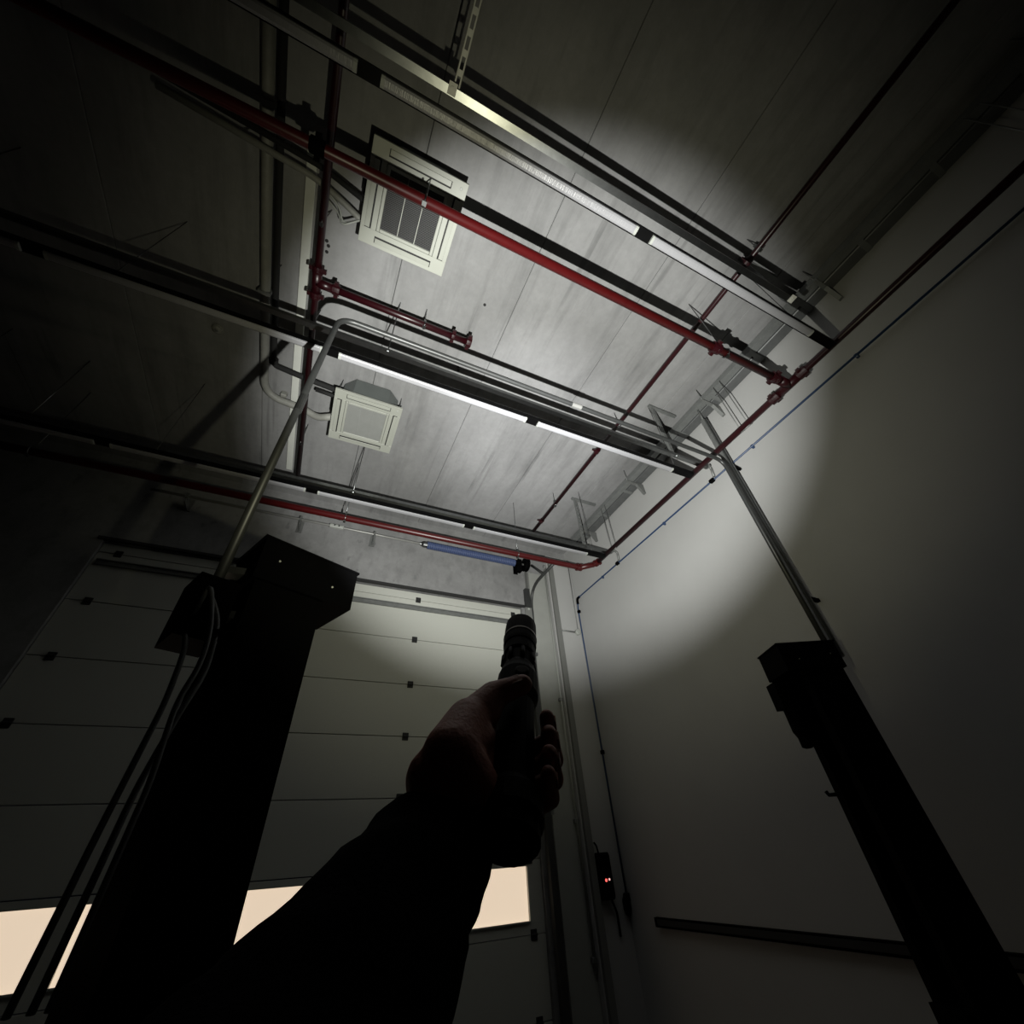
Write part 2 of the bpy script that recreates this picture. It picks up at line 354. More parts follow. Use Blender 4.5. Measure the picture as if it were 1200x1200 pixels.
# ------------------------------------------------------------------ red sprinkler pipes
HM = 3.47; HT = 4.28
def coupling(name, p, d, r, m, parent, L=.09):
    b = NB(); lathe(b, Vector(p) - Vector(d).normalized() * L / 2, d, [(0, r * 1.05), (.0, r * 1.28), (L * .35, r * 1.32), (L * .35, r * 1.2), (L * .65, r * 1.2), (L * .65, r * 1.32), (L, r * 1.28), (L, r * 1.05)], 16)
    u, v = frame_of(d)
    for s in (-1, 1): box(b, Vector(p) + u * s * r * 1.45, (.035, .035, .035))
    return obj(name, b, m, parent)
def pipe_hanger(p, r, parent):
    b = NB(); tube(b, [Vector(p) + (Y * math.cos(t) + Z * math.sin(t)) * (r + .004) for t in [2 * math.pi * i / 14 for i in range(15)]], .006, 6)
    tube(b, [Vector(p) + Z * r, Vector((p[0], p[1], HC + E0))], .005, 6); box(b, Vector(p) + Z * (r + .03), (.022, .03, .04)); box(b, Vector(p) - Z * (r + .012), (.03, .03, .02))
    return obj('pipe_hanger', b, M_GALV, parent)
wl = thing('sprinkler_pipe', 'dark red sprinkler pipe running along the white right wall', 'pipe', P(3.706, 2.5, HM))
tb('pipe', fillet([P(3.706, -4.8, HM), P(3.706, 4.40, HM)], .05), .034, M_RED_SHADED, wl, 14)
coupling('coupling', P(3.706, 1.06, HM), Y, .04, M_RED_SHADED, wl); coupling('coupling', P(3.706, .74, HM), Y, .04, M_RED_SHADED, wl)
b = NB(); tube(b, [P(3.706, 1.01, HM), P(3.706, .77, HM)], .046, 14); tube(b, [P(3.706, .89, HM), P(3.57, .89, HM)], .046, 14); obj('tee', b, M_RED_SHADED, wl)
for yy in (1.45, 3.9, -1.2):
    b = NB()
    for s in (-.05, .05): tube(b, [P(3.706, yy + s, HM - .05), P(3.706, yy + s, HT - .002)], .005, 6)
    tube(b, [P(3.706, yy - .06, HM - .04), P(3.706, yy + .06, HM - .04)], .008, 6); obj('rod_pair', b, M_GALVD, wl)
nm = thing('sprinkler_pipe', 'bright red sprinkler main passing in front of the nearer ceiling unit', 'pipe', P(1.0, .89, HM))
tb('pipe', [P(-6.8, .89, HM), P(3.65, .89, HM)], .037, M_RED, nm, 16)
coupling('coupling', P(3.49, .89, HM), X, .04, M_RED_SHADED, nm); coupling('coupling', P(2.70, .89, HM), X, .038, M_RED_SHADED, nm); coupling('coupling', P(-.70, .89, HM), X, .038, M_BLACK, nm)
for xx in (-3.2, -.02, 2.83): pipe_hanger(P(xx, .89, HM), .039, nm)
fm = thing('sprinkler_pipe', 'dark red sprinkler main above the blue door spring by the door wall', 'pipe', P(1.0, 4.555, HM))
tb('pipe', fillet([P(-6.8, 4.555, HM), P(3.53, 4.555, HM), P(3.69, 4.40, HM)], .05), .042, M_RED, fm, 16)
coupling('coupling', P(3.50, 4.555, HM), X, .043, M_RED, fm); coupling('coupling', P(3.706, 4.34, HM), Y, .038, M_RED, fm)
for xx in (-3.1, -.04, 2.42): pipe_hanger(P(xx, 4.555, HM), .046, fm)
HL = 4.15; YB2 = 2.06
lm = thing('sprinkler_pipe', 'dark maroon sprinkler pipe beside the long white trunking', 'pipe', P(-.7, 1.8, HL))
lx = -.1825 * HL
tb('pipe', [P(lx, -4.8, HL), P(lx, 4.75, HL)], .031, M_RED_SHADED, lm, 14)
for yy in (YB2 - .12, YB2 + .12): coupling('coupling', P(lx, yy, HL), Y, .038, M_RED_SHADED, lm, .06)
b = NB(); tube(b, [P(lx, YB2 - .11, HL), P(lx, YB2 + .11, HL)], .042, 14); tube(b, [P(lx, YB2, HL), P(lx + .14, YB2, HL)], .042, 14); obj('tee', b, M_RED_SHADED, lm)
tb('branch', [P(lx + .13, YB2, HL), P(.72, YB2, HL)], .034, M_RED_SHADED, lm, 14)
coupling('coupling', P(lx + .17, YB2, HL), X, .038, M_RED_SHADED, lm, .06); coupling('end_cap', P(.72, YB2, HL), X, .042, M_RED_SHADED, lm, .05); coupling('coupling', P(.55, YB2, HL), X, .034, M_RED_SHADED, lm, .03)
for xx in (.25,): pipe_hanger(P(xx, YB2, HL), .036, lm)
for yy in (1.55, 2.5, 4.1): 
    pipe_hanger(P(lx, yy, HL), .036, lm)
tn = thing('sprinkler_pipe', 'thin red sprinkler branch crossing close under the concrete ceiling', 'pipe', P(2.92, 2.0, 4.25))
tb('pipe', [P(2.92, -4.8, 4.25), P(2.92, 4.9, 4.25)], .027, M_RED_SHADED, tn, 12)
for yy in (.3, 2.9, 4.55):
    b = NB(); lathe(b, P(2.92, yy - .03, 4.25), Y, [(0, .028), (0, .036), (.06, .036), (.06, .028)], 12)
    lathe(b, P(2.92, yy, 4.25), -X, [(.0, .018), (.05, .018), (.05, .01), (.08, .01)], 8); obj('sprinkler_outlet', b, M_RED_SHADED, tn)
for yy in (-1.5, .18, 2.4, 4.1): pipe_hanger(P(2.92, yy, 4.25), .029, tn)

# ------------------------------------------------------------------ blue air line on the right wall
bl = thing('air_line', 'thin blue compressed air pipe turning down the right wall corner', 'pipe', P(3.97, 3, 3.4))
tb('pipe', fillet([P(3.965, -4.8, 3.41), P(3.965, 5.37, 3.41), P(3.965, 5.40, 3.2), P(3.965, 5.44, -.42)], .03), .0115, M_BLUE, bl, 10)
b = NB(); tube(b, fillet([P(3.965, 5.30, 3.41), P(3.965, 5.375, 3.41), P(3.965, 5.38, 3.31)], .04), .022, 10); obj('elbow', b, M_BLACK, bl)
for yy, hh in ((5.385, 3.17), (5.42, 1.05)):
    b = NB(); box(b, P(3.965, yy, hh), (.05, .05, .05), bev=.008); obj('pipe_clip', b, M_BLACK, bl)
for yy in (.4, 1.6, 3.1, 4.6):
    b = NB(); box(b, P(3.978, yy, 3.41), (.04, .03, .045), bev=.006); obj('pipe_clip', b, M_BLUE, bl)
for k, yy in enumerate((2.13, 4.1)):
    b = NB(); tube(b, fillet([P(3.84, yy, 3.58), P(3.95, yy, 3.58), P(3.955, yy + .02, 3.43)], .05), .016, 8); obj('drop_elbow', b, M_GALVD, bl)
    b = NB(); box(b, P(3.96, yy + .07, 3.41), (.05, .07, .05), bev=.01); obj('valve', b, M_BLACK, bl)
flt = thing('air_filter', 'small black filter at the foot of the blue air pipe', 'filter', P(3.95, 5.44, -.5))
b = NB(); lathe(b, P(3.955, 5.45, -.40), -Z, [(0, .018), (.04, .035), (.06, .045), (.14, .045), (.18, .03), (.2, .012)], 14); obj('bowl', b, M_BLACK, flt)
bx('mounting', P(3.985, 5.45, -.44), (.03, .05, .07), M_BLACK, flt)

# ------------------------------------------------------------------ cable tray along the right wall
ct = thing('cable_tray', 'galvanised cable tray hung along the top of the right wall', 'cable tray', P(3.7, 1, HT))
b = NB(); prism(b, [(0, 0), (.092, 0), (.092, .06), (.086, .06), (.086, .006), (.006, .006), (.006, .075), (0, .075)], P(3.722, -4.8, HT), X, Z, Y, 9.9); obj('strut_channel', b, M_STRUT, ct)
b = NB(); prism(b, [(0, .07), (0, 0), (.008, -.008), (.132, -.008), (.14, 0), (.14, .07), (.136, .07), (.136, .002), (.004, .002), (.004, .07)], P(3.842, -4.8, HT + .012), X, Z, Y, 9.9); obj('tray_body', b, M_TRAY, ct)
bx('cover_strip', P(3.828, .15, HT + .05), (.022, 9.9, .004), M_GALV, ct)
yy = -4.6; k0 = None
while yy < 5.0:
    if k0 is None: k0 = bx('joint_plate', P(3.85, yy, HT + .001), (.25, .05, .008), M_STRUT, ct); ry = yy
    else:
        c = k0.copy(); COL.objects.link(c); c.location = (0, yy - ry, 0)
    yy += .62
for j in range(3):
    pts = [P(3.875 + j * .034 + .006 * math.sin(t * 1.3 + j * 2), t, HT + .033 + .004 * math.sin(t * .9 + j)) for t in [-4.7 + .5 * q for q in range(20)]]
    tb('cable', pts, .0135, (M_CABLE, M_INSUL, M_GALVD)[j % 3], ct, 8)
for yy in (-1.6, .15, 1.69, 3.25, 4.55):
    b = NB()
    prism(b, [(0, -.07), (-.03, -.07), (-.13, .085), (-.30, .085), (-.30, .112), (0, .112)], P(XR - .002, yy - .02, HT - .115), X, Z, Y, .04)
    obj('wall_bracket', b, M_GALVD, ct)
    tb('threaded_rod', [P(3.712, yy, HT - .02), P(3.712, yy, HC)], .006, M_GALVD, ct, 6)
# ------------------------------------------------------------------ ceiling cassette units
def cassette(cx, cy, hp, S, label, dark, gap):
    t = thing('ceiling_cassette', label, 'air conditioner', P(cx, cy, hp))
    h = S / 2
    g = .29 * S                                    # half of the grille
    f = NB()
    o1 = g + .03
    for (c, s) in (((0, (h + o1) / 2), (S, h - o1)), ((0, -(h + o1) / 2), (S, h - o1)), (((h + o1) / 2, 0), (h - o1, 2 * o1)), ((-(h + o1) / 2, 0), (h - o1, 2 * o1))):
        box(f, P(cx + c[0], cy + c[1], hp + .015), (s[0], s[1], .03), bev=.002)
    obj('panel', f, M_ACW, t)
    f = NB()
    for s in (-1, 1):
        box(f, P(cx + s * (g + .014), cy, hp + .010), (.026, 2 * g + .054, .032), bev=.004); box(f, P(cx, cy + s * (g + .014), hp + .010), (2 * g, .026, .032), bev=.004)
    gf = obj('intake_frame', f, M_ACW, t)
    bx('filter', P(cx, cy, hp + .026), (2 * g, 2 * g, .006), M_SLOT if dark else M_GRILLE, gf)
    n = 34; f = NB()
    for i in range(n):
        yy = cy - g + (i + .5) * 2 * g / n; box(f, P(cx, yy, hp + .008), (2 * g, .0062 if dark else .0095, .014))
    obj('grille_bars', f, M_GREYBAR if dark else M_GRILLE, gf)['kind'] = 'stuff'
    for s in (-1, 1): bx('grille_divider', P(cx + s * g / 3, cy, hp + .005), (.006, 2 * g, .014), M_ACW if dark else M_GRILLE, gf)
    m = (h + o1) / 2 + .004; L = .66 * S; wv = .07 * S
    for ax, s in ((0, 1), (0, -1), (1, 1), (1, -1)):
        sl = NB(); v = NB()
        if ax == 0:
            box(sl, P(cx, cy + s * m, hp - .001), (L, wv, .004)); box(v, P(cx, cy + s * (m + .006), hp - .006), (L - .012, wv - .012, .006), Matrix.Rotation(s * .10, 3, 'X'), .002)
        else:
            box(sl, P(cx + s * m, cy, hp - .001), (wv, L, .004)); box(v, P(cx + s * (m + .006), cy, hp - .006), (wv - .012, L - .012, .006), Matrix.Rotation(-s * .10, 3, 'Y'), .002)
        sl = obj('air_slot', sl, M_SLOT, t); obj('vane', v, M_ACW, sl)
    q = NB(); lathe(q, P(cx + h - .05, cy - h + .05, hp), -Z, [(0, .012), (.004, .012), (.006, .008)], 12); obj('sensor', q, M_WHITE, t)
    q = NB(); B = .85 * S / 2; cc = .12
    oct_ = [(-B, -B + cc), (-B + cc, -B), (B - cc, -B), (B, -B + cc), (B, B - cc), (B - cc, B), (-B + cc, B), (-B, B - cc)]
    prism(q, oct_, P(cx, cy, hp + .03 + gap * .0), X, Y, Z, .335); obj('casing', q, M_ACB, t)
    for sx in (-1, 1):
        for sy in (-1, 1):
            hx, hy = cx + sx * (B + .03), cy + sy * (B - .09)
            q = NB(); tube(q, [P(hx, hy, hp + .10), P(hx, hy, HC)], .005, 6); box(q, P(hx - sx * .02, hy, hp + .17), (.07, .04, .012)); box(q, P(hx, hy, hp + .17), (.018, .018, .03)); obj('suspension_rod', q, M_GALV, t)
    q = NB(); box(q, P(cx - B - .04, cy - .05, hp + .16), (.08, .22, .14), bev=.01); obj('pipe_box', q, M_BLACK, t)
    return t
cassette(-.10, 1.175, 4.1, .735, 'white ceiling cassette with dark square grille behind the bright red pipe', True, .0)
cassette(-.085, 3.48, 4.1, .745, 'white ceiling cassette with pale grille, nearer the sectional door', False, .0)

# ------------------------------------------------------------------ refrigerant pipes, drain, trunking on the left
tb_ = tag(bx('cable_trunking', P(-.935, 3.08, HC - .022), (.080, 3.86, .044), M_TRUNK, bev=.004, base=P(-.935, 3.08, HC - .022)), 'long white plastic trunking fixed under the ceiling left of the maroon pipe', 'trunking')
dp = thing('drain_pipe', 'thick grey wrapped pipe bending towards the farther ceiling cassette', 'pipe', P(-1.24, 2, 4.38))
tb('pipe', fillet([P(-1.24, -4.5, 4.38), P(-1.24, 3.72, 4.38), P(-.78, 3.72, 4.32), P(-.63, 3.74, 4.26), P(-.45, 3.62, 4.22)], .22, 10), .042, M_DUCT, dp, 14)
for yy in (-1, 1.0, 2.45): bx('pipe_clip', P(-1.24, yy, 4.38), (.11, .03, .10), M_GALVD, dp); 
for yy in (-1, 1.0, 2.45): tb('hanger_rod', [P(-1.24, yy, 4.4), P(-1.24, yy, HC)], .005, M_GALVD, dp, 6)
b = NB(); box(b, P(-1.05, 3.70, 4.46), (.07, .05, .08), bev=.01); obj('pipe_clip', b, M_DUCT, dp)
rp = thing('insulated_pipe', 'black insulated pipe with an elbow feeding the farther cassette', 'pipe', P(-1.12, 2, 4.33))
tb('pipe', fillet([P(-1.14, -4.5, 4.34), P(-1.14, 3.24, 4.34), P(-.85, 3.24, 4.29), P(-.42, 3.25, 4.25)], .06), .03, M_INSUL, rp, 10)
tb('pipe', [P(-.68, 3.34, 4.27), P(-.42, 3.34, 4.25)], .022, M_INSUL, rp, 10)
b = NB(); lathe(b, P(-1.14, 3.16, 4.34), Y, [(0, .03), (0, .048), (.05, .048), (.05, .03)], 12); obj('elbow_joint', b, M_INSUL, rp)
for yy in (0, 2.2): tb('hanger_rod', [P(-1.14, yy, 4.36), P(-1.14, yy, HC)], .005, M_GALVD, rp, 6)
d1 = thing('insulated_pipe', 'pale drain and black pipe bundle reaching the nearer cassette from the left', 'pipe', P(-.9, 1.32, 4.3))
tb('drain', fillet([P(-1.9, 1.20, 4.27), P(-.85, 1.30, 4.27), P(-.62, 1.38, 4.26), P(-.44, 1.45, 4.23)], .1), .026, M_DUCT, d1, 10)
tb('pipe', fillet([P(-1.9, 1.12, 4.275), P(-.80, 1.21, 4.275), P(-.44, 1.30, 4.25)], .1), .024, M_INSUL, d1, 10)
for dx in (0, .05): tb('cable', fillet([P(-.82, 1.33 + dx, 4.29), P(-.66, 1.42 + dx, 4.27), P(-.62, 1.52, 4.22 - dx), P(-.44, 1.4, 4.22)], .08), .008, M_WHITE, d1, 6)
tb('hanger_rod', [P(-1.4, 1.25, 4.3), P(-1.4, 1.25, HC)], .005, M_GALVD, d1, 6)
dt = thing('smoke_detector', 'small round detector on the dark ceiling at left', 'detector', P(-1.72, 3.12, HC))
b = NB(); lathe(b, P(-1.72, 3.12, HC), -Z, [(0, .055), (.02, .055), (.025, .05), (.04, .045), (.055, .025)], 18); obj('body', b, M_DUCT, dt)
b = NB(); lathe(b, P(-1.72, 3.12, HC - .055), -Z, [(0, .02), (.008, .016)], 12); obj('sensor', b, M_GALVD, dt)
for i, (ax, ay) in enumerate(((-.771, 1.816), (-.752, 1.853), (-.761, 1.911), (.794, 1.774), (.774, 2.567), (.788, 2.609))):
    b = NB(); lathe(b, P(ax, ay, HC), -Z, [(0, .016), (.006, .016), (.006, .008), (.02, .008)], 8)
    lab = ['dark ceiling anchor of three beside the maroon pipe, topmost', 'dark ceiling anchor of three beside the maroon pipe, middle one', 'dark ceiling anchor of three beside the maroon pipe, lowest',
           'single dark ceiling anchor right of the maroon branch, on bare concrete', 'dark ceiling anchor of a pair above the middle rail, upper one', 'dark ceiling anchor of a pair above the middle rail, lower one'][i]
    tag(obj('ceiling_anchor', b, M_SLOT, base=P(ax, ay, HC)), lab, 'anchor', 'ceiling anchors')

# ------------------------------------------------------------------ two post lift
ANG = math.radians(25)
def lift_post(sgn, label):
    C0 = Vector((-.271, 1.68)); mx = 1.595
    U = Vector((math.cos(ANG), math.sin(ANG))); V = Vector((-math.sin(ANG), math.cos(ANG)))
    def W(u, v, h):
        p = C0 + U * u + V * v
        return P(p.x if sgn > 0 else 2 * mx - p.x, p.y, h)
    def pr(pts, h0, h1):
        bm = NB(); A = [bm.verts.new(W(u, v, h0)) for u, v in pts]; B = [bm.verts.new(W(u, v, h1)) for u, v in pts]; n = len(pts)
        for i in range(n): bm.faces.new((A[i], A[(i + 1) % n], B[(i + 1) % n], B[i]))
        bm.faces.new(A[::-1]); bm.faces.new(B); return bm
    t = thing('lift_post', label, 'lift post', W(.15, .15, -E0), 'vehicle lift posts')
    cw = .006
    # C-shaped column, open towards the middle of the bay
    u0, u1, v0, v1 = 0.0, .287, .02, .31
    obj('column', pr([(u1, v0), (u0, v0), (u0, v1), (u1, v1), (u1, v1 - .07), (u1 - cw, v1 - .07), (u1 - cw, v1 - cw), (u0 + cw, v1 - cw), (u0 + cw, v0 + cw), (u1 - cw, v0 + cw), (u1 - cw, v0 + .07), (u1, v0 + .07)], -E0, 1.0), M_BLACK, t)
    cd = .285
    obj('top_cap', pr([(-.02, 0), (.412, 0), (.412, cd), (-.02, cd)], .905, 1.09), M_BLACK, t)
    obj('cap_plate', pr([(-.028, -.006), (.418, -.006), (.418, cd + .006), (-.028, cd + .006)], 1.09, 1.10), M_BLACK, t)
    obj('base_plate', pr([(-.08, -.06), (.42, -.06), (.42, .40), (-.08, .40)], -E0, -E0 + .02), M_BLACK, t)
    obj('carriage', pr([(.02, .05), (.33, .05), (.33, .28), (.02, .28)], -E0 + .25, -E0 + .95), M_BLACK, t)
    for s in (.09, .24):
        bm = NB(); tube(bm, [W(.33, s, -E0 + .33), W(.55, s + (.05 if s > .15 else -.05), -E0 + .3), W(1.05, s + (.55 if s > .15 else -.35), -E0 + .28)], .05, 8); obj('swing_arm', bm, M_BLACK, t)
    bm = NB()
    for (u, v, h) in ((.30, -.007, .975), (.055, -.007, 1.0)): lathe(bm, W(u, v, h), W(u, v - 1, h) - W(u, v, h), [(0, .0045), (.004, .0045), (.006, .002)], 8)
    obj('bolt', bm, M_WHITE if sgn > 0 else M_STRIP, t)  # glint of the bolts painted as a pale colour, dimmer on the right post
    if sgn < 0:
        obj('pulley_box', pr([(.27, .26), (.40, .26), (.40, .37), (.27, .37)], .72, .90), M_BLACK, t)
        bm = NB(); lathe(bm, W(.33, .30, .73), -Z, [(0, .055), (.16, .055), (.2, .04), (.26, .04), (.27, .02)], 16); obj('motor', bm, M_BLACK, t)
        bm = NB(); tube(bm, [W(.28, .30, .19), W(.34, .30, .19), W(.35, .30, .21)], .012, 8); obj('hook', bm, M_BLACK, t)
    else:
        obj('control_box', pr([(-.17, .05), (-.03, .05), (-.03, .22), (-.17, .22)], .64, .88), M_BLACK, t)
    return t
lift_post(1, 'black two-post lift column standing in front of the sectional door, left')
lift_post(-1, 'black two-post lift column in front of the white right wall')
cf = thing('conduit_frame', 'thin grey overhead pipe linking the tops of the black lift posts', 'conduit', P(1.5, 1.75, 3.15))
tb('pipe', fillet([P(-.412, 1.75, .885), P(-.395, 1.75, 3.15), P(3.53, 1.75, 3.15), P(3.53, 1.75, 1.10)], .13, 8), .020, M_COND, cf, 12)
b = NB(); lathe(b, P(1.62, 1.75, 3.15), X, [(0, .02), (0, .023), (.10, .023), (.10, .02)], 12); obj('sleeve', b, M_SHAFT, cf)
b = NB(); lathe(b, P(-.40, 1.75, 2.0), Z, [(0, .02), (0, .023), (.14, .023), (.14, .02)], 12); obj('sleeve', b, M_COND, cf)
b = NB(); box(b, P(-.36, 1.80, .97), (.10, .06, .03)); box(b, P(-.36, 1.80, .78), (.10, .06, .03)); obj('pipe_clip', b, M_COND, cf)
td = thing('cable_duct', 'grey vertical cable duct dropping from the tray behind the right lift post', 'cable duct', P(3.83, 1.86, 2.5))
bx('duct', P(3.83, 1.86, 2.6), (.075, .05, 3.05), M_GALVD, td, bev=.004)
b = NB(); box(b, P(3.83, 1.83, 2.6), (.012, .03, 3.05)); obj('duct_lip', b, M_GALV, td)
tb('top_bracket', [P(3.82, 1.86, 4.05), P(3.77, 1.83, 4.275)], .012, M_GALVD, td, 8)
bx('wall_clip', P(3.93, 1.85, 3.41 - .12), (.13, .03, .03), M_BLACK, td); bx('wall_clip', P(3.93, 1.85, 1.6), (.13, .03, .03), M_BLACK, td)
for i, (pts, lab) in enumerate(((
        [P(-.44, 1.73, .66), P(-.42, 1.70, .84), P(-.37, 1.68, .77), P(-.335, 1.66, .70), P(-.32, 1.66, .62), P(-.31, 1.66, .52), P(-.33, 1.64, .40), P(-.36, 1.66, .2), P(-.38, 1.7, -.2)], 'grey hydraulic hose looping down the left lift post, outer strand'),
        ([P(-.42, 1.68, .70), P(-.405, 1.65, .84), P(-.365, 1.63, .74), P(-.335, 1.62, .64), P(-.325, 1.62, .53), P(-.345, 1.62, .42), P(-.33, 1.64, .22), P(-.35, 1.7, -.2)], 'grey hydraulic hose looping down the left lift post, inner strand'),
        ([P(-.46, 1.72, .70), P(-.42, 1.68, .66), P(-.395, 1.66, .60), P(-.385, 1.65, .52), P(-.38, 1.65, .42), P(-.40, 1.66, .1), P(-.42, 1.7, -.2)], 'dark hose hanging left of the hydraulic hoses on the lift post'))):
    b = NB(); tube(b, fillet(pts, .05, 4), .0085, 8); tag(obj('hydraulic_hose', b, M_CABLE, base=pts[0], smooth=True), lab, 'hose', 'hoses on the left lift post')
b = NB(); box(b, P(-.32, 1.655, .66), (.05, .03, .012), bev=.003); tag(obj('cable_tie', b, M_BLACK, base=P(-.32, 1.655, .66)), 'black tie binding the grey hoses at the left lift post', 'cable tie')

# ------------------------------------------------------------------ pillar fittings, control box, wall rail
wp = thing('white_conduit', 'white vertical conduit on the jamb right of the sectional door', 'conduit', (3.50, YD - .04, 0))
tb('pipe', [P(3.475, YD - .06, -1.0), P(3.475, YD - .06, 4.0)], .016, M_WHITE, wp, 10)
for h in (3.95, 1.75, .3, -.9): b = NB(); box(b, P(3.475, YD - .045, h), (.06, .06, .05), bev=.006); obj('pipe_clip', b, M_GALVD, wp)
b = NB(); tube(b, [P(3.475 + .03 * math.cos(t), YD - .07, 4.05 + .04 * math.sin(t)) for t in [2 * math.pi * i / 12 for i in range(13)]], .008, 6); obj('end_ring', b, M_GALVD, wp)
gs = tag(bx('steel_strip', P(3.565, YD - .128, 1.4), (.085, .05, 5.6), M_STRIP, bev=.003, base=P(3.565, YD - .128, 1.4)), 'dull grey steel strip standing between white conduit and white pillar', 'strip')
jb = thing('junction_box', 'small pale junction box with thin conduits in the wall corner', 'junction box', P(3.93, YD - .12, 2.83))
b = NB(); lathe(b, P(3.93, YD - .1, 2.83), -Y, [(0, .05), (.05, .05), (.06, .04)], 14); obj('box', b, M_WHITE, jb)
tb('side_conduit', [P(3.615, YD - .115, 2.83), P(3.89, YD - .115, 2.83)], .013, M_GALVD, jb, 8)
tb('drop_conduit', [P(3.95, YD - .115, 2.87), P(3.975, YD - .115, 4.28)], .009, M_GALVD, jb, 8)
cb = thing('control_box', 'black door control box with red indicator on the corner pillar', 'control box', P(3.70, YD - .16, -.25))
bx('housing', P(3.70, YD - .16, -.23), (.15, .11, .42), M_BLACK, cb, bev=.012)
bx('lid', P(3.70, YD - .222, -.23), (.13, .016, .38), M_BLACK, cb, bev=.006)
b = NB(); lathe(b, P(3.665, YD - .23, -.27), -Y, [(0, .014), (.006, .014), (.01, .008)], 10); obj('indicator', b, M_LED, cb)['label'] = 'red glowing indicator'
b = NB(); lathe(b, P(3.71, YD - .23, -.265), -Y, [(0, .011), (.006, .011), (.01, .006)], 10); obj('indicator', b, M_LEDW, cb)['label'] = 'pale glowing indicator'
tb('cable', fillet([P(3.66, YD - .16, -.03), P(3.66, YD - .14, .05), P(3.635, YD - .13, .08)], .03), .010, M_BLACK, cb, 8)
tb('cable', fillet([P(3.74, YD - .16, -.43), P(3.80, YD - .15, -.55), P(3.82, YD - .12, -.75)], .05), .012, M_BLACK, cb, 8)
wr = thing('wall_rail', 'long dark rail fixed low along the white right wall', 'rail', P(XR, 2, -.58))
b = NB(); prism(b, [(0, 0), (-.05, 0), (-.05, .075), (0, .075)], P(XR, -4.5, -.66), X, Z, Y, 9.5); obj('rail_body', b, M_BLACK, wr)
bx('rail_face', P(XR - .053, .25, -.62), (.008, 9.4, .045), M_SEAL, wr)

# ------------------------------------------------------------------ torch
TU = (Vector((0, 0, E0)) - (TH - TA * .2)); TU = (TU - TA * TU.dot(TA)).normalized()     # towards the eye
TE = TU.cross(TA).normalized()
if TE.dot(right) > 0: TE = -TE                                                          # towards the left
def Tq(L, e, u): return TH - TA * L + TE * e + TU * u
tt = thing('torch', 'black hand torch pointing up, gripped in the hand', 'torch', Tq(.30, 0, 0))
b = NB(); lathe(b, TH, -TA, [(.004, .0185), (.0, .0195), (.0, .0215), (.012, .022), (.05, .022), (.056, .0215)], 28); obj('head', b, M_TORCH, tt)
b = NB(); lathe(b, TH, -TA, [(.034, .0222), (.0345, .0227), (.037, .0227), (.0375, .0222)], 28); obj('ring', b, M_RING, tt)['label'] = 'thin metal ring'
b = NB(); lathe(b, TH, -TA, [(.056, .0205), (.075, .0205), (.08, .0185), (.10, .0185), (.105, .0205), (.112, .0215), (.12, .0235), (.15, .0235), (.165, .0195), (.262, .0195), (.272, .026), (.29, .027), (.295, .025)], 24); obj('barrel', b, M_TORCH, tt)
f = NB()
for i in range(8):
    a_ = 2 * math.pi * i / 8 + .2; dv = TE * math.cos(a_) + TU * math.sin(a_)
    tube(f, [TH - TA * .080 + dv * .0195, TH - TA * .100 + dv * .0195], .003, 6)
obj('cooling_fins', f, M_TORCH, tt)
b = NB(); lathe(b, TH, -TA, [(.0045, .0183), (.006, .0183)], 24); obj('lens', b, M_LENS, tt)
b = NB(); lathe(b, Tq(.135, -.004, .0225), TU, [(0, .008), (.003, .008), (.004, .006)], 14); obj('switch', b, M_SEAL, tt)
b = NB(); lathe(b, TH - TA * .295, -TA, [(0, .024), (.010, .024), (.014, .018)], 20); obj('tail_cap', b, M_TORCH, tt)

# ------------------------------------------------------------------ hand and forearm, one continuous surface
def capsule(bm, p0, p1, r0, r1, seg=12):
    p0, p1 = Vector(p0), Vector(p1); d = p1 - p0; L = max(d.length, 1e-5); d = d / L
    prof = [(-r0 * math.cos(t), r0 * math.sin(t)) for t in [math.pi / 2 * i / 4 for i in range(5)]]
    prof += [(L + r1 * math.sin(t), r1 * math.cos(t)) for t in [math.pi / 2 * i / 4 for i in range(5)]]
    lathe(bm, p0, d, prof, seg)
def pol(L, th, rho):       # angle from the palm side (left) over the far side to the right
    t = math.radians(th); return Tq(L, math.cos(t) * rho, -math.sin(t) * rho)
hb = NB()
fing = [(.190, .0100, 0.004), (.212, .0108, .007), (.234, .0102, .006), (.254, .0090, .002)]
tips = []
for L, r, ex in fing:
    mcp = pol(L + .004, 12, .046); pip = pol(L, 92, .038 + ex); dip = pol(L + .002, 160, .0340 + ex); tip = pol(L + .003, 207, .0325 + ex * .4)
    capsule(hb, mcp, pip, r * 1.12, r); capsule(hb, pip, dip, r, r * .92); capsule(hb, dip, tip, r * .92, r * .78); tips.append((dip, tip, r))
def CW(a, b_, c): return right * a + down * b_ + fwd * c + Vector((0, 0, E0))
wrist = CW(-.046, .2675, .385)
for L, r, ex in fing:
    capsule(hb, pol(L + .004, 12, .046), Tq(.278 + (L - .21) * .35, .050, .014 + (.21 - L) * .2), .0125, .020)
capsule(hb, Tq(.205, .038, .004), Tq(.255, .040, .010), .018, .020)
cmc = Tq(.266, .050, .036); tmcp = Tq(.226, .043, .033); tip_ip = Tq(.190, .0235, .0330); ttip = Tq(.172, -.005, .0345)
capsule(hb, cmc, tmcp, .024, .020); capsule(hb, tmcp, tip_ip, .0170, .0140); capsule(hb, tip_ip, ttip, .0135, .0105)
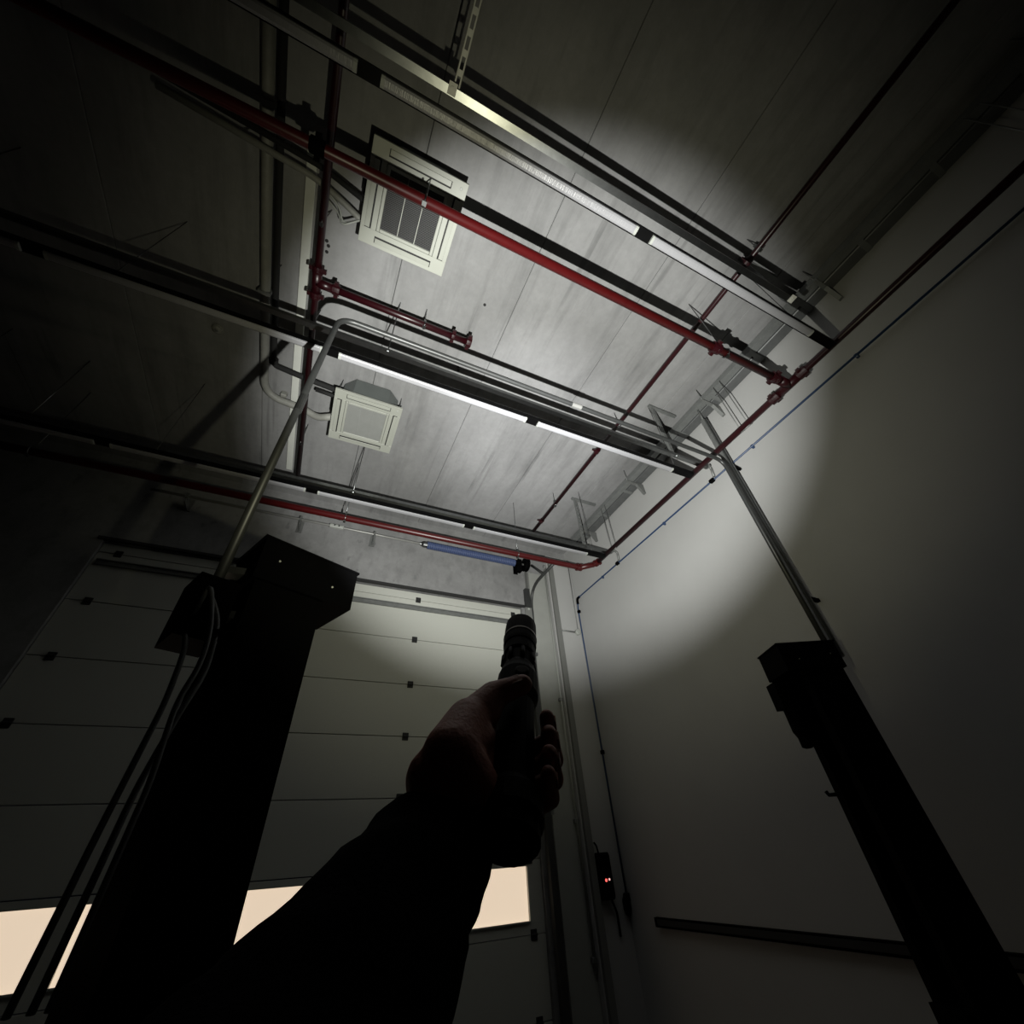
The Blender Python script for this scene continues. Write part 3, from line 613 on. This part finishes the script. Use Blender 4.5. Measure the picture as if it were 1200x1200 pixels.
capsule(hb, tmcp, Tq(.208, .026, .026), .018, .012); capsule(hb, Tq(.208, .026, .026), Tq(.186, .020, .028), .012, .010); capsule(hb, cmc, Tq(.235, .028, .026), .022, .012); capsule(hb, Tq(.205, .029, .012), Tq(.262, .029, .012), .0115, .0135); capsule(hb, cmc, Tq(.275, .030, .012), .024, .022); capsule(hb, Tq(.275, .030, .012), pol(.262, 30, .034), .020, .014)
capsule(hb, tmcp, pol(.195, 10, .040), .014, .012); capsule(hb, cmc, Tq(.245, .045, .008), .022, .018)
elbow = CW(-.104, .217, .085)
wdir = (elbow - wrist).normalized()
capsule(hb, Tq(.275, .060, .020), wrist, .025, .027); capsule(hb, Tq(.268, .052, .034), wrist, .020, .024)
capsule(hb, wrist, wrist + wdir * .10, .029, .033, 16); capsule(hb, wrist + wdir * .10, elbow, .032, .042, 16)
me = bpy.data.meshes.new('arm_raw'); hb.to_mesh(me); hb.free()
tmp = bpy.data.objects.new('arm_raw', me); COL.objects.link(tmp)
md = tmp.modifiers.new('r', 'REMESH'); md.mode = 'VOXEL'; md.voxel_size = .0021
md = tmp.modifiers.new('s', 'SMOOTH'); md.iterations = 14; md.factor = .5
dg = bpy.context.evaluated_depsgraph_get(); nm_ = bpy.data.meshes.new_from_object(tmp.evaluated_get(dg)); COL.objects.unlink(tmp); bpy.data.objects.remove(tmp)
for v in nm_.vertices: v.co -= elbow
for p in nm_.polygons: p.use_smooth = True
nm_.name = 'person'; nm_.materials.clear(); nm_.materials.append(M_SKIN)
person = bpy.data.objects.new('person', nm_); COL.objects.link(person); person.location = elbow
tag(person, "person's left arm in a black jacket sleeve holding up the torch", 'person')
# thumb nail and finger nails
for (d0, d1, r, nrm) in [(tip_ip, ttip, .0125, TU)] + [(a_, c_, r_, None) for a_, c_, r_ in tips]:
    dirv = (d1 - d0).normalized(); base = d0.lerp(d1, .72)
    if nrm is None:
        nrm = base - (TH - TA * (base - TH).dot(-TA)); 
    nrm = (nrm - dirv * nrm.dot(dirv)).normalized(); sv = dirv.cross(nrm).normalized()
    Rn = Matrix((sv, dirv, nrm)).transposed()
    b = NB(); box(b, base + nrm * r * .74, (r * .95, r * 1.1, .002), Rn, .0008); obj('fingernail', b, M_NAIL, person)
# sleeve: from the cuff over the forearm and elbow to the shoulder, with folds
shoulder = P(-.16, -.16, -.28)
path = [wrist + wdir * .024, wrist + wdir * .03, wrist + wdir * .045, wrist + wdir * .075, wrist + wdir * .12, wrist.lerp(elbow, .6), wrist.lerp(elbow, .8), elbow, elbow.lerp(shoulder, .15), elbow.lerp(shoulder, .4), elbow.lerp(shoulder, .7), shoulder]
rad = [.036, .039, .041, .044, .048, .052, .056, .060, .064, .070, .078, .085]
dense, dr = [], []
for i in range(len(path) - 1):
    for k in range(6):
        t = k / 6; dense.append(path[i].lerp(path[i + 1], t)); dr.append(rad[i] * (1 - t) + rad[i + 1] * t)
dense.append(path[-1]); dr.append(rad[-1])
b = NB(); tube(b, dense, dr, 40)
for v in b.verts:
    ax_ = min(range(len(dense)), key=lambda i: (dense[i] - v.co).length)
    rd = v.co - dense[ax_]
    if rd.length > 1e-4:
        n1 = noise.noise(v.co * 26) + .5 * noise.noise(v.co * 60 + Vector((3, 1, 7)))
        n2 = math.sin((v.co - wrist).dot(wdir) * 95 + 3 * noise.noise(v.co * 14)) * .35
        v.co += rd.normalized() * (.0045 * n1 + .0035 * n2) * min(1, ax_ / 6)
sl = obj('sleeve', b, M_CLOTH, person, smooth=True); sl['label'] = 'black jacket sleeve'
b = NB(); tube(b, [wrist + wdir * t for t in (.020, .024, .036, .046)], [.034, .039, .041, .0405], 40, cap=True); cu = obj('cuff', b, M_CLOTH, person, smooth=True)
